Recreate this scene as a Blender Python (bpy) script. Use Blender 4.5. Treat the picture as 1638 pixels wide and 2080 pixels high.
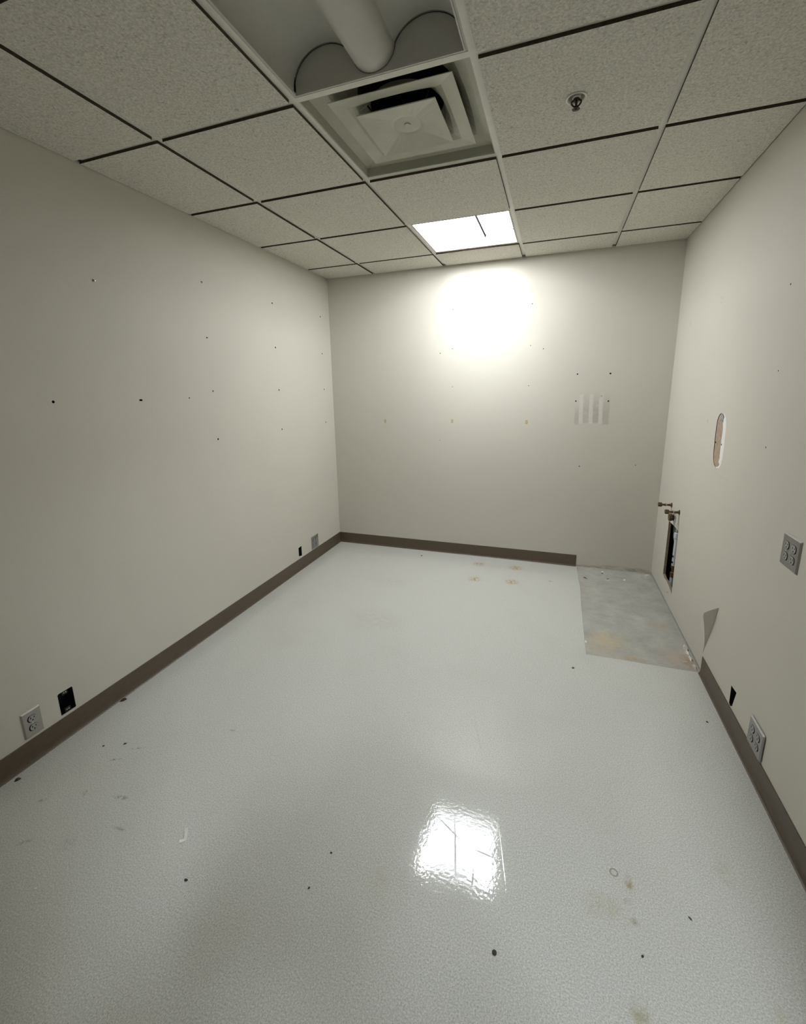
import bpy, bmesh, math, random
from mathutils import Vector, Matrix
from mathutils.geometry import tessellate_polygon

for o in list(bpy.data.objects):
    bpy.data.objects.remove(o)
SC = bpy.context.scene
COL = SC.collection
random.seed(7)
PI = math.pi

# ------------------------------------------------------------------ dimensions
G = 0.6096                     # ceiling grid module (2 ft)
XL, XR = -1.6637, 1.0599       # side walls (inner faces)
H = 2.4234                     # ceiling grid height
YB, YF = 0.0, -3.74            # back wall, front wall (inner faces)
R3 = -0.3325
ROWS = [0.0, R3, R3 - G, R3 - 2 * G, R3 - 3 * G, R3 - 4 * G, R3 - 5 * G, YF]
COLS = [XL, -2 * G, -G, 0.0, G, XR]
HB, TOE = 0.0977, 0.0124       # cove base height and toe
XE, YE = 0.507, -1.2895        # where the cove base stops (back / right wall)
DOOR_X0, DOOR_X1, DOOR_H = -0.06, 0.885, 2.10

# ------------------------------------------------------------------ camera
cam = bpy.data.cameras.new('camera')
cam_o = bpy.data.objects.new('camera', cam)
COL.objects.link(cam_o)
yaw, pitch, roll = -0.3389, -0.2120, -0.0192
f = Vector((math.sin(yaw) * math.cos(pitch), math.cos(yaw) * math.cos(pitch), math.sin(pitch)))
r = Vector((math.cos(yaw), -math.sin(yaw), 0))
u = r.cross(f)
r2 = math.cos(roll) * r + math.sin(roll) * u
u2 = -math.sin(roll) * r + math.cos(roll) * u
m = Matrix((r2, u2, -f)).transposed().to_4x4()
m.translation = (0.2826, -3.6708, H - 0.9601)
cam_o.matrix_world = m
cam.sensor_fit = 'HORIZONTAL'
cam.sensor_width = 36.0
cam.lens = 886.54 / 1638 * 36.0
cam.shift_x = (819 - 815.79) / 1638
cam.shift_y = -(1040 - 980.77) / 1638
cam.clip_start = 0.02
SC.camera = cam_o

# ------------------------------------------------------------------ world, light levels, exposure
w = bpy.data.worlds.new('world')
SC.world = w
w.use_nodes = True
w.node_tree.nodes['Background'].inputs[0].default_value = (0.0, 0.0, 0.0, 1)
w.node_tree.nodes['Background'].inputs[1].default_value = 0.0
LAMP_ON = 20.0                 # lit troffer, crown of the reflector
LAMP_SIDE = 173.0               # lit troffer, steep outer flanks of the reflector made to glow for side walls
LAMP_BASKET = 17.0             # lit troffer, basket radiance
LAMP_HALL = 225.0               # corridor strip lamp behind the doorway
LAMP_COL = (0.93, 0.97, 1.0, 1)
vs = SC.view_settings
vs.view_transform = 'Standard'
vs.look = 'None'
vs.gamma = 1.0
vs.use_curve_mapping = False
vs.exposure = 0.0
SC.cycles.diffuse_bounces = 4
SC.cycles.max_bounces = 8
SC.cycles.adaptive_threshold = 0.12
SC.cycles.sample_clamp_indirect = 6.0

# ------------------------------------------------------------------ node helpers
class NT:
    def __init__(s, name):
        s.m = bpy.data.materials.new(name)
        s.m.use_nodes = True
        s.t = s.m.node_tree
        s.b = s.t.nodes['Principled BSDF']
        s._pos = None
    def n(s, typ, **kw):
        nd = s.t.nodes.new(typ)
        for k, v in kw.items():
            setattr(nd, k, v)
        return nd
    def put(s, sock, v):
        if hasattr(v, 'is_output'):
            s.t.links.new(v, sock)
        elif isinstance(v, (tuple, list)) and len(v) == 3 and sock.type == 'RGBA':
            sock.default_value = (*v, 1)
        else:
            sock.default_value = v
    def pos(s):
        if s._pos is None:
            s._pos = s.n('ShaderNodeTexCoord').outputs['Object']
        return s._pos
    def math(s, op, a, b=0.0, c=None, clamp=False):
        nd = s.n('ShaderNodeMath', operation=op, use_clamp=clamp)
        s.put(nd.inputs[0], a); s.put(nd.inputs[1], b)
        if c is not None: s.put(nd.inputs[2], c)
        return nd.outputs[0]
    def vec(s, op, a, b=(0, 0, 0)):
        nd = s.n('ShaderNodeVectorMath', operation=op)
        s.put(nd.inputs[0], a); s.put(nd.inputs[1], b)
        return nd.outputs['Value' if op in ('LENGTH', 'DISTANCE', 'DOT_PRODUCT') else 'Vector']
    def noise(s, scale, detail=2, rough=0.5, vec=None, dist=0.0):
        nd = s.n('ShaderNodeTexNoise')
        s.put(nd.inputs['Vector'], s.pos() if vec is None else vec)
        nd.inputs['Scale'].default_value = scale
        nd.inputs['Detail'].default_value = detail
        nd.inputs['Roughness'].default_value = rough
        nd.inputs['Distortion'].default_value = dist
        return nd.outputs['Fac']
    def voro(s, scale, feature='F1'):
        nd = s.n('ShaderNodeTexVoronoi', feature=feature)
        s.put(nd.inputs['Vector'], s.pos())
        nd.inputs['Scale'].default_value = scale
        return nd
    def rng(s, v, a, b, c=0.0, d=1.0):
        nd = s.n('ShaderNodeMapRange')
        s.put(nd.inputs[0], v)
        for i, x in enumerate((a, b, c, d)):
            nd.inputs[i + 1].default_value = x
        return nd.outputs[0]
    def mix(s, fac, a, b, mode='MIX'):
        nd = s.n('ShaderNodeMix', data_type='RGBA', blend_type=mode)
        s.put(nd.inputs[0], fac); s.put(nd.inputs[6], a); s.put(nd.inputs[7], b)
        return nd.outputs[2]
    def blob(s, c, rad, rot=0.0, soft=0.6):
        """1 inside an ellipse with centre c and half axes rad, falling to 0 at its rim"""
        v = s.vec('SUBTRACT', s.pos(), c)
        if rot:
            nd = s.n('ShaderNodeVectorRotate', rotation_type='Z_AXIS')
            s.put(nd.inputs['Vector'], v); nd.inputs['Angle'].default_value = -rot
            v = nd.outputs[0]
        v = s.vec('MULTIPLY', v, tuple(1.0 / x for x in rad))
        return s.rng(s.vec('LENGTH', v), 1.0, 1.0 - soft)
    def bar(s, x, hx, z0, z1):
        """upright bar on the XZ plane: crisp sides and foot, fading towards its top"""
        sx = s.n('ShaderNodeSeparateXYZ'); s.put(sx.inputs[0], s.pos())
        a = s.rng(s.math('ABSOLUTE', s.math('SUBTRACT', sx.outputs[0], x)), hx + 0.004, hx - 0.004)
        b = s.math('MULTIPLY', s.rng(sx.outputs[2], z0 - 0.006, z0 + 0.006), s.rng(sx.outputs[2], z1, z0 + 0.4 * (z1 - z0)))
        return s.math('MULTIPLY', a, b)
    def bump(s, h, strength, dist=0.001):
        nd = s.n('ShaderNodeBump')
        nd.inputs['Strength'].default_value = strength
        nd.inputs['Distance'].default_value = dist
        s.put(nd.inputs['Height'], h)
        s.t.links.new(nd.outputs[0], s.b.inputs['Normal'])
    def fin(s, col, rough=0.6, metal=0.0, spec=0.5):
        s.put(s.b.inputs['Base Color'], col)
        s.put(s.b.inputs['Roughness'], rough)
        s.b.inputs['Metallic'].default_value = metal
        s.b.inputs['Specular IOR Level'].default_value = spec
        return s.m

def simple(name, col, rough=0.6, metal=0.0, var=0.06, scale=40.0, spec=0.5, bump=0.0):
    t = NT(name)
    nz = t.noise(scale, 3)
    k = t.rng(nz, 0.3, 0.7, 1.0 - var, 1.0 + var)
    c = t.mix(1.0, col, t.vec('MULTIPLY', (1, 1, 1), k), 'MULTIPLY')
    if bump: t.bump(nz, bump)
    return t.fin(c, rough, metal, spec)

# ------------------------------------------------------------------ materials
WALLC = (0.603, 0.570, 0.494)
def wall_material(name, extra=None):
    t = NT(name)
    p = t.vec('MULTIPLY', t.pos(), (1, 1, 1))
    fine = t.noise(420, 2, 0.6)
    big = t.noise(1.6, 3, 0.5)
    k = t.math('ADD', t.rng(fine, 0.3, 0.7, 0.955, 1.045), t.rng(big, 0.3, 0.7, -0.02, 0.02))
    c = t.mix(1.0, WALLC, t.vec('MULTIPLY', (1, 1, 1), k), 'MULTIPLY')
    if extra: c = extra(t, c)
    t.bump(fine, 0.25, 0.0006)
    return t.fin(c, 0.62, 0, 0.3)

def back_marks(t, c):
    # grey rubber smudges around the three adhesive strips, and dirt along the bare foot of the wall
    nz = t.rng(t.noise(30, 2), 0.15, 0.5)
    for x, hx, z0, z1, a in ((0.441, 0.016, 1.168, 1.33, 0.30), (0.505, 0.021, 1.180, 1.43, 0.26), (0.575, 0.021, 1.180, 1.43, 0.36),
                             (0.645, 0.022, 1.168, 1.42, 0.32)):
        c = t.mix(t.math('MULTIPLY', t.math('MULTIPLY', t.bar(x, hx, z0, z1), nz), a), c, (0.22, 0.21, 0.18))
    streak = t.noise(22, 3, 0.6, t.vec('MULTIPLY', t.pos(), (1, 1, 6)))
    for x, rx, rz, a, col in ((0.80, 0.17, 0.035, 0.5, (0.30, 0.23, 0.17)), (0.97, 0.10, 0.034, 0.55, (0.20, 0.16, 0.12)),
                              (0.60, 0.14, 0.014, 0.6, (0.28, 0.19, 0.13))):
        mk = t.math('MULTIPLY', t.blob((x, 0, 0.008), (rx, 1, rz), 0, 0.35), t.rng(streak, 0.35, 0.6))
        c = t.mix(t.math('MULTIPLY', mk, a), c, col)
    mk = t.math('MULTIPLY', t.blob((0.835, 0, 0.018), (0.045, 1, 0.016), 0, 0.4), 0.55)
    return t.mix(mk, c, (0.62, 0.60, 0.53))

def right_marks(t, c):
    nz = t.rng(t.noise(60, 3), 0.5, 0.66)
    for y, z in ((-0.317, 1.834), (-0.877, 1.883), (-0.9, 1.25)):
        c = t.mix(t.math('MULTIPLY', t.math('MULTIPLY', t.blob((0, y, z), (9, 0.03, 0.03)), nz), 0.35), c, (0.25, 0.23, 0.2))
    return c

M = {}
M['wall'] = wall_material('wall_vinyl')
M['wall_back'] = wall_material('wall_vinyl_back', back_marks)
M['wall_right'] = wall_material('wall_vinyl_right', right_marks)

# floor: speckled sheet vinyl with rust stains and scuffs
t = NT('floor_vinyl')
sp = t.noise(230, 4, 0.8)
sp2 = t.noise(420, 1, 0.5)
base = t.mix(t.rng(sp, 0.38, 0.62), (0.44, 0.437, 0.395), (0.725, 0.725, 0.675))
base = t.mix(t.math('MULTIPLY', t.rng(sp2, 0.62, 0.72), 0.6), base, (0.22, 0.205, 0.17))
base = t.mix(t.math('MULTIPLY', t.rng(t.noise(2.0, 4, 0.6), 0.5, 0.75), 0.16), base, (0.40, 0.375, 0.31))
blotch = t.rng(t.noise(55, 4, 0.7), 0.43, 0.56)
for x, y in ((-0.262, -0.184), (0.039, -0.181), (-0.249, -0.491), (0.033, -0.461)):
    mk = t.math('MULTIPLY', t.blob((x, y, 0), (0.062, 0.062, 1), 0, 0.7), blotch)
    base = t.mix(t.math('MULTIPLY', mk, 0.95), base, (0.42, 0.27, 0.10))
blot2 = t.rng(t.noise(30, 3, 0.6), 0.35, 0.6)
for x, y, rx, ry, a, col in ((0.563, -2.487, 0.015, 0.035, 0.75, (0.33, 0.22, 0.10)),
                             (0.553, -2.538, 0.013, 0.013, 0.6, (0.25, 0.22, 0.12)),
                             (0.565, -2.587, 0.014, 0.014, 0.55, (0.26, 0.23, 0.13)),
                             (0.490, -2.575, 0.085, 0.050, 0.32, (0.42, 0.36, 0.18)),
                             (0.547, -2.800, 0.030, 0.060, 0.60, (0.30, 0.27, 0.10)),
                             (0.84, -2.36, 0.035, 0.05, 0.35, (0.42, 0.36, 0.2)),
                             (0.86, -2.70, 0.03, 0.04, 0.35, (0.42, 0.36, 0.2)),
                             (-0.15, -2.72, 0.04, 0.06, 0.25, (0.45, 0.38, 0.22)),
                             (-0.77, -1.28, 0.25, 0.16, 0.20, (0.36, 0.33, 0.26)),
                             (-0.85, -0.72, 0.2, 0.12, 0.16, (0.36, 0.33, 0.26))):
    mk = t.math('MULTIPLY', t.blob((x, y, 0), (rx, ry, 1), 0, 0.75), blot2)
    base = t.mix(t.math('MULTIPLY', mk, a), base, col)
# half ring scratched by a chair foot
d = t.vec('LENGTH', t.vec('SUBTRACT', t.pos(), (0.525, -2.466, 0)))
ring = t.math('MULTIPLY', t.rng(t.math('ABSOLUTE', t.math('SUBTRACT', d, 0.0105)), 0.0035, 0.001), 0.65)
base = t.mix(ring, base, (0.20, 0.18, 0.12))
scuffn = t.rng(t.noise(70, 3, 0.6), 0.42, 0.56)
for x, y, rx, ry, rot, a in ((-1.35, -2.64, 0.034, 0.007, 0.5, 0.8), (-1.315, -2.568, 0.04, 0.007, 0.45, 0.45), (-1.166, -2.759, 0.034, 0.012, 0.2, 0.7),
                       (-1.316, -2.788, 0.012, 0.018, 0.6, 0.45), (-1.437, -2.858, 0.02, 0.010, 0.6, 0.5), (-1.326, -2.983, 0.035, 0.010, 0.7, 0.4),
                       (-1.061, -2.847, 0.030, 0.008, 0.1, 0.5), (-0.995, -2.358, 0.018, 0.012, 0.3, 0.5), (-1.18, -2.94, 0.03, 0.03, 0.6, 0.2), (0.31, -0.364, 0.022, 0.018, 0, 0.6)):
    mk = t.math('MULTIPLY', t.blob((x, y, 0), (rx, ry, 1), rot, 0.7), scuffn)
    base = t.mix(t.math('MULTIPLY', mk, a), base, (0.17, 0.16, 0.13))
# scratches: fine grooves, seen where the lamp mirrors in the floor
hgt = t.math('MULTIPLY', t.noise(85, 2, 0.5), 1.0)
for (x0, y0), (x1, y1) in (((-0.011, -1.903), (0.092, -2.21)), ((0.018, -2.418), (0.081, -2.690)), ((-0.045, -2.455), (0.076, -2.526)),
                           ((0.105, -2.532), (0.19, -2.541)), ((0.115, -2.575), (0.122, -2.68)), ((0.17, -2.42), (0.235, -2.70))):
    cx, cy = (x0 + x1) / 2, (y0 + y1) / 2
    L = math.hypot(x1 - x0, y1 - y0) / 2
    mk = t.blob((cx, cy, 0), (L, 0.0022, 1), math.atan2(y1 - y0, x1 - x0), 0.9)
    hgt = t.math('SUBTRACT', hgt, t.math('MULTIPLY', mk, 1.6))
    base = t.mix(t.math('MULTIPLY', mk, 0.35), base, (0.25, 0.23, 0.19))
nb = t.n('ShaderNodeBump')
nb.inputs['Strength'].default_value = 0.20; nb.inputs['Distance'].default_value = 0.0010
t.put(nb.inputs['Height'], hgt)
t.t.links.new(nb.outputs[0], t.b.inputs['Coat Normal'])
t.b.inputs['Coat Weight'].default_value = 1.0
t.b.inputs['Coat IOR'].default_value = 1.5
t.put(t.b.inputs['Coat Roughness'], t.rng(t.noise(12, 2), 0.3, 0.7, 0.05, 0.08))
M['floor'] = t.fin(base, 0.45, 0, 0.1)

# bare slab where the sink base stood
t = NT('concrete_glue')
c = t.mix(t.rng(t.noise(9, 5, 0.65), 0.3, 0.7), (0.335, 0.330, 0.292), (0.460, 0.452, 0.402))
c = t.mix(t.math('MULTIPLY', t.rng(t.noise(140, 3), 0.54, 0.68), 0.35), c, (0.28, 0.265, 0.22))
gl = t.rng(t.noise(38, 5, 0.7), 0.36, 0.60)
for x, y, rx, ry, a, col in ((0.640, -1.09, 0.13, 0.12, 0.85, (0.52, 0.41, 0.23)), (0.60, -1.20, 0.13, 0.09, 0.55, (0.50, 0.41, 0.29)),
                             (0.74, -1.25, 0.12, 0.04, 0.6, (0.42, 0.32, 0.17)),
                             (0.985, -1.17, 0.12, 0.13, 0.75, (0.47, 0.35, 0.28)), (0.96, -0.83, 0.09, 0.05, 0.7, (0.42, 0.31, 0.20)),
                             (1.03, -1.20, 0.05, 0.09, 0.7, (0.30, 0.20, 0.10)), (0.87, -0.77, 0.05, 0.04, 0.6, (0.55, 0.53, 0.47)),
                             (0.99, -0.06, 0.09, 0.06, 0.7, (0.58, 0.55, 0.49)), (0.84, -0.10, 0.08, 0.02, 0.6, (0.5, 0.48, 0.42)),
                             (0.555, -0.35, 0.03, 0.35, 0.45, (0.42, 0.33, 0.27)), (0.66, -0.16, 0.07, 0.05, 0.4, (0.5, 0.48, 0.44))):
    mk = t.math('MULTIPLY', t.blob((x, y, 0), (rx, ry, 1), 0, 0.7), gl)
    c = t.mix(t.math('MULTIPLY', mk, a), c, col)
t.bump(t.noise(60, 5, 0.6), 0.3, 0.002)
M['concrete'] = t.fin(c, 0.62, 0, 0.35)

# mineral-fibre ceiling tile
t = NT('mineral_fibre_tile')
nz = t.noise(135, 3, 0.7)
fis = t.noise(75, 2, 0.6, None, 0.6)
k = t.rng(nz, 0.32, 0.66, 0.74, 1.12)
c = t.mix(1.0, (0.70, 0.675, 0.595), t.vec('MULTIPLY', (1, 1, 1), k), 'MULTIPLY')
c = t.mix(t.math('MULTIPLY', t.rng(fis, 0.60, 0.70), 0.42), c, (0.20, 0.19, 0.155))
t.bump(nz, 0.6, 0.0022)
M['tile'] = t.fin(c, 0.85, 0, 0.2)

M['tile_edge'] = simple('dark_tile_edge', (0.060, 0.042, 0.026), 0.9, 0, 0.2, 80)  # tile sides coloured very dark brown
M['tee'] = simple('painted_steel_tee', (0.76, 0.74, 0.655), 0.45, 0, 0.03, 30)
M['plenum'] = simple('plenum_dark', (0.05, 0.047, 0.04), 0.9)
M['base'] = simple('cove_base_vinyl', (0.098, 0.071, 0.046), 0.42, 0, 0.10, 60)
M['fix'] = simple('fixture_white_enamel', (0.56, 0.545, 0.49), 0.5, 0, 0.02, 60)
M['seam_dark'] = simple('fixture_seam', (0.03, 0.03, 0.027), 0.8)
M['seam_lit'] = simple('fixture_seam_black', (0.0035, 0.0035, 0.0035), 0.9, 0, 0.05, 60, 0.0)  # blacker copy of the seam so its lines hold against the glow
M['diff'] = simple('diffuser_enamel', (0.50, 0.495, 0.40), 0.45, 0, 0.06, 12)
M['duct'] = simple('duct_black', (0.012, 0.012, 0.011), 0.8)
M['plate'] = simple('steel_plate', (0.43, 0.41, 0.38), 0.42, 0.75, 0.05, 90)
M['plate_dark'] = simple('dull_steel_plate', (0.36, 0.35, 0.335), 0.40, 0.8, 0.06, 90)
M['recept'] = simple('grey_receptacle', (0.36, 0.35, 0.33), 0.5, 0, 0.03)
M['black'] = simple('black_plastic', (0.008, 0.008, 0.008), 0.35, 0, 0.05)
M['slot'] = simple('slot_dark', (0.006, 0.006, 0.006), 0.7)  # near black painted in for shade inside slots, holes and gaps; also print, screen
M['screw'] = simple('zinc_screw', (0.62, 0.61, 0.58), 0.3, 0.9, 0.05)
M['brass'] = simple('tarnished_brass', (0.115, 0.072, 0.036), 0.42, 0.55, 0.4, 160)
M['chrome'] = simple('dull_chrome', (0.60, 0.58, 0.55), 0.25, 0.9, 0.1)
M['pvc'] = simple('white_pvc', (0.58, 0.59, 0.60), 0.4, 0, 0.04)
M['gypsum'] = simple('bare_gypsum', (0.80, 0.79, 0.76), 0.9, 0, 0.06, 120, 0.2, 0.4)
M['paper'] = simple('brown_paper', (0.40, 0.305, 0.225), 0.85, 0, 0.14, 60, 0.2)
M['cut'] = simple('cut_drywall', (0.29, 0.222, 0.158), 0.9, 0, 0.2, 70, 0.2, 0.5)
M['anchor'] = simple('nylon_anchor', (0.62, 0.60, 0.56), 0.35, 0, 0.05)
M['tan'] = simple('tan_residue', (0.47, 0.38, 0.22), 0.85, 0, 0.15, 200)
M['strip'] = simple('pale_adhesive', (0.645, 0.615, 0.54), 0.7, 0, 0.05, 90)
M['chipw'] = simple('white_chip', (0.78, 0.76, 0.70), 0.6, 0, 0.05)
M['chipd'] = simple('dark_crumb', (0.055, 0.042, 0.03), 0.8, 0, 0.3, 200)
M['chipp'] = simple('pink_plaster', (0.66, 0.58, 0.52), 0.9, 0, 0.15, 150, 0.2, 0.5)
M['spr'] = simple('sprinkler_bronze', (0.050, 0.040, 0.030), 0.35, 0.7, 0.2, 200)
M['ring'] = simple('sprinkler_ring', (0.62, 0.61, 0.55), 0.35, 0.2, 0.05)
M['hallw'] = simple('hall_paint', (0.30, 0.29, 0.27), 0.7)
M['hallf'] = simple('hall_vinyl', (0.20, 0.19, 0.17), 0.35)
M['frame'] = simple('door_frame_paint', (0.30, 0.27, 0.23), 0.45)

def emissive(name, col, strength, base=(0.8, 0.8, 0.8)):
    t = NT(name)
    t.b.inputs['Emission Color'].default_value = col
    t.b.inputs['Emission Strength'].default_value = strength
    return t.fin(base, 0.5)
M['lit'] = emissive('glowing_reflector', LAMP_COL, LAMP_ON, (0.4, 0.4, 0.4))  # reflector parts and end plates emit in place of tubes, which are not built
M['lits'] = emissive('glowing_flank', LAMP_COL, LAMP_SIDE, (0.4, 0.4, 0.4))
M['litb'] = emissive('lit_basket', (0.90, 0.95, 1.0, 1), LAMP_BASKET, (0.3, 0.3, 0.3))
M['lite'] = emissive('glowing_end', LAMP_COL, LAMP_ON * 0.3, (0.25, 0.25, 0.25))
M['lith'] = emissive('lit_hall_lens', (0.85, 0.93, 1.0, 1), LAMP_HALL)

# ------------------------------------------------------------------ object helpers
def link(name, bm, mat, parent=None, smooth=False):
    me = bpy.data.meshes.new(name)
    bmesh.ops.recalc_face_normals(bm, faces=bm.faces)
    bm.to_mesh(me); bm.free()
    for x in (mat if isinstance(mat, (list, tuple)) else [mat]):
        me.materials.append(M[x] if isinstance(x, str) else x)
    if smooth:
        for p in me.polygons: p.use_smooth = True
    o = bpy.data.objects.new(name, me)
    COL.objects.link(o)
    o.parent = parent
    return o
def tag(o, label, cat, group=None):
    o['label'] = label; o['category'] = cat
    if group: o['group'] = group
    return o
def thing(name, loc, label, cat, rz=0.0, group=None):
    o = bpy.data.objects.new(name, None)
    COL.objects.link(o)
    o.location = loc; o.rotation_euler = (0, 0, rz)
    o.empty_display_size = 0.05
    return tag(o, label, cat, group)
def struct(o, label=None):
    o['kind'] = 'structure'
    if label: o['label'] = label
    return o
def NB(): return bmesh.new()
def box(bm, x0, x1, y0, y1, z0, z1, mi=0):
    v = [bm.verts.new(p) for p in ((x0, y0, z0), (x1, y0, z0), (x1, y1, z0), (x0, y1, z0), (x0, y0, z1), (x1, y0, z1), (x1, y1, z1), (x0, y1, z1))]
    for q in ((0, 3, 2, 1), (4, 5, 6, 7), (0, 1, 5, 4), (1, 2, 6, 5), (2, 3, 7, 6), (3, 0, 4, 7)):
        bm.faces.new([v[i] for i in q]).material_index = mi
    return bm
def cbox(bm, cx, cy, cz, sx, sy, sz, mi=0):
    return box(bm, cx - sx / 2, cx + sx / 2, cy - sy / 2, cy + sy / 2, cz - sz / 2, cz + sz / 2, mi)
def frustum(bm, rect0, rect1, f3, d0, d1, mi=0):
    """two rectangles (u0,u1,v0,v1) at depths d0, d1 joined; f3 maps (u,v,d) to 3D"""
    a = [bm.verts.new(f3(*p, d0)) for p in ((rect0[0], rect0[2]), (rect0[1], rect0[2]), (rect0[1], rect0[3]), (rect0[0], rect0[3]))]
    b = [bm.verts.new(f3(*p, d1)) for p in ((rect1[0], rect1[2]), (rect1[1], rect1[2]), (rect1[1], rect1[3]), (rect1[0], rect1[3]))]
    bm.faces.new(a).material_index = mi; bm.faces.new(b).material_index = mi
    for i in range(4):
        bm.faces.new((a[i], a[(i + 1) % 4], b[(i + 1) % 4], b[i])).material_index = mi
def slab(bm, outer, holes, f3, d0, d1, mi=0, mi_hole=0, back=True):
    """flat slab with holes: outer/holes are lists of (u,v); f3(u,v,d) -> 3D"""
    loops = [outer] + list(holes)
    for di, d in enumerate((d0, d1)):
        if di and not back: break
        vs_ = [[bm.verts.new(f3(a, b, d)) for a, b in lp] for lp in loops]
        if di == 0: first = vs_
        flat = [v for lp in vs_ for v in lp]
        for tri in tessellate_polygon([[Vector((a, b, 0)) for a, b in lp] for lp in loops]):
            try: bm.faces.new([flat[i] for i in tri]).material_index = mi
            except ValueError: pass
    for li, lp in enumerate(loops):
        b0 = first[li]
        b1 = vs_[li] if back else [bm.verts.new(f3(a, b, d1)) for a, b in lp]
        for i in range(len(lp)):
            j = (i + 1) % len(lp)
            bm.faces.new((b0[i], b0[j], b1[j], b1[i])).material_index = mi if li == 0 else (mi_hole[li - 1] if isinstance(mi_hole, list) else mi_hole)
def circ(cx, cy, r, n=8, ph=0.0, ry=None):
    return [(cx + r * math.cos(ph + 2 * PI * i / n), cy + (ry or r) * math.sin(ph + 2 * PI * i / n)) for i in range(n)]
def lathe(bm, prof, org=(0, 0, 0), axis='Z', n=20, mi=0, cap=True):
    """profile of (radius, height) turned about an axis through org"""
    o = Vector(org)
    def pt(r_, h, a):
        c, s = r_ * math.cos(a), r_ * math.sin(a)
        return o + (Vector((c, s, h)) if axis == 'Z' else Vector((h, c, s)) if axis == 'X' else Vector((c, h, s)))
    rings = [[bm.verts.new(pt(r_, h, 2 * PI * i / n)) for i in range(n)] for r_, h in prof]
    for a, b in zip(rings, rings[1:]):
        for i in range(n):
            bm.faces.new((a[i], a[(i + 1) % n], b[(i + 1) % n], b[i])).material_index = mi
    if cap:
        bm.faces.new(rings[0]).material_index = mi; bm.faces.new(rings[-1]).material_index = mi
    return bm
def tube(bm, pts, rad, n=10, mi=0):
    pts = [Vector(p) for p in pts]
    rings = []
    for i, p in enumerate(pts):
        d = (pts[min(i + 1, len(pts) - 1)] - pts[max(i - 1, 0)]).normalized()
        a = d.orthogonal().normalized() if i == 0 else (a - d * a.dot(d)).normalized()
        b = d.cross(a)
        rr = rad[i] if isinstance(rad, (list, tuple)) else rad
        rings.append([bm.verts.new(p + rr * (math.cos(2 * PI * k / n) * a + math.sin(2 * PI * k / n) * b)) for k in range(n)])
    for a_, b_ in zip(rings, rings[1:]):
        for k in range(n):
            bm.faces.new((a_[k], a_[(k + 1) % n], b_[(k + 1) % n], b_[k])).material_index = mi
    bm.faces.new(rings[0]).material_index = mi; bm.faces.new(rings[-1]).material_index = mi
    return bm
def extrude_profile(bm, prof, f3, t0, t1, mi=0):
    """closed polygon prof [(a,b)] swept from t0 to t1; t0/t1 may be functions of (a,b) for mitres"""
    g0 = t0 if callable(t0) else (lambda a, b: t0)
    g1 = t1 if callable(t1) else (lambda a, b: t1)
    A = [bm.verts.new(f3(a, b, g0(a, b))) for a, b in prof]
    B = [bm.verts.new(f3(a, b, g1(a, b))) for a, b in prof]
    n = len(prof)
    bm.faces.new(A).material_index = mi; bm.faces.new(B).material_index = mi
    for i in range(n):
        bm.faces.new((A[i], A[(i + 1) % n], B[(i + 1) % n], B[i])).material_index = mi

# ================================================================== THE SETTING
SK = 0.003                                      # sheet vinyl stands this much proud of the slab
# floor: sheet vinyl with the cut-out where a sink base stood
bm = NB()
cut = [(0.513, -1.288), (0.7, -1.2845), (0.9, -1.2865), (1.058, -1.284), (1.058, -0.004), (0.512, -0.004), (0.5125, -0.10),
       (0.517, -0.18), (0.515, -0.25), (0.522, -0.36), (0.524, -0.47), (0.519, -0.56), (0.516, -0.75), (0.5145, -1.0)]
slab(bm, [(XL - 0.1, YF), (XR + 0.001, YF), (XR + 0.001, 0.001), (XL - 0.1, 0.001)], [cut], lambda a, b, d: (a, b, d), 0.0, -SK)
struct(link('floor', bm, 'floor'), 'pale grey speckled sheet vinyl floor with rust stains and scuffs')
bm = NB(); box(bm, 0.45, XR + 0.12, -1.35, 0.12, -0.05, -SK)
struct(link('floor_slab', bm, 'concrete'), 'bare grey concrete patch with yellow glue in the corner')

# left wall: screw holes, two open box holes
FL = lambda y, z, d: (XL - d, y, z)
holesL = [(-0.846, 2.077), (-0.161, 2.080), (-0.846, 1.774), (-0.164, 1.775), (-0.842, 1.473), (-0.162, 1.472), (-1.705, 1.436), (-2.015, 1.433),
          (-2.423, 1.438), (-0.842, 1.182), (-0.161, 1.183), (-1.517, 1.183)]
hl = [circ(y, z, 0.0064 if i not in (6,) else 0.0042, 6) for i, (y, z) in enumerate(holesL)]
hl[7] = circ(-2.015, 1.433, 0.010, 8, 0, 0.005)
boxL = [(-2.622, 0.111), (-2.5600, 0.111), (-2.5600, 0.208), (-2.563, 0.213), (-2.616, 0.214), (-2.622, 0.210)]
farL = [(-0.739, 0.122), (-0.698, 0.113), (-0.694, 0.120), (-0.693, 0.198), (-0.738, 0.194)]
bm = NB()
slab(bm, [(YF, 0), (0.02, 0), (0.02, H + 0.12), (YF, H + 0.12)], hl + [boxL, farL], FL, 0.0, 0.016, 0, [2] * (len(hl) + 2))  # hole edges coloured black for the shade inside
box(bm, XL - 0.12, XL - 0.115, YF, 0.02, 0, H + 0.12, 2)
struct(link('wall_left', bm, ['wall', 'cut', 'slot']), 'beige vinyl covered wall with rows of screw holes')

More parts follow.
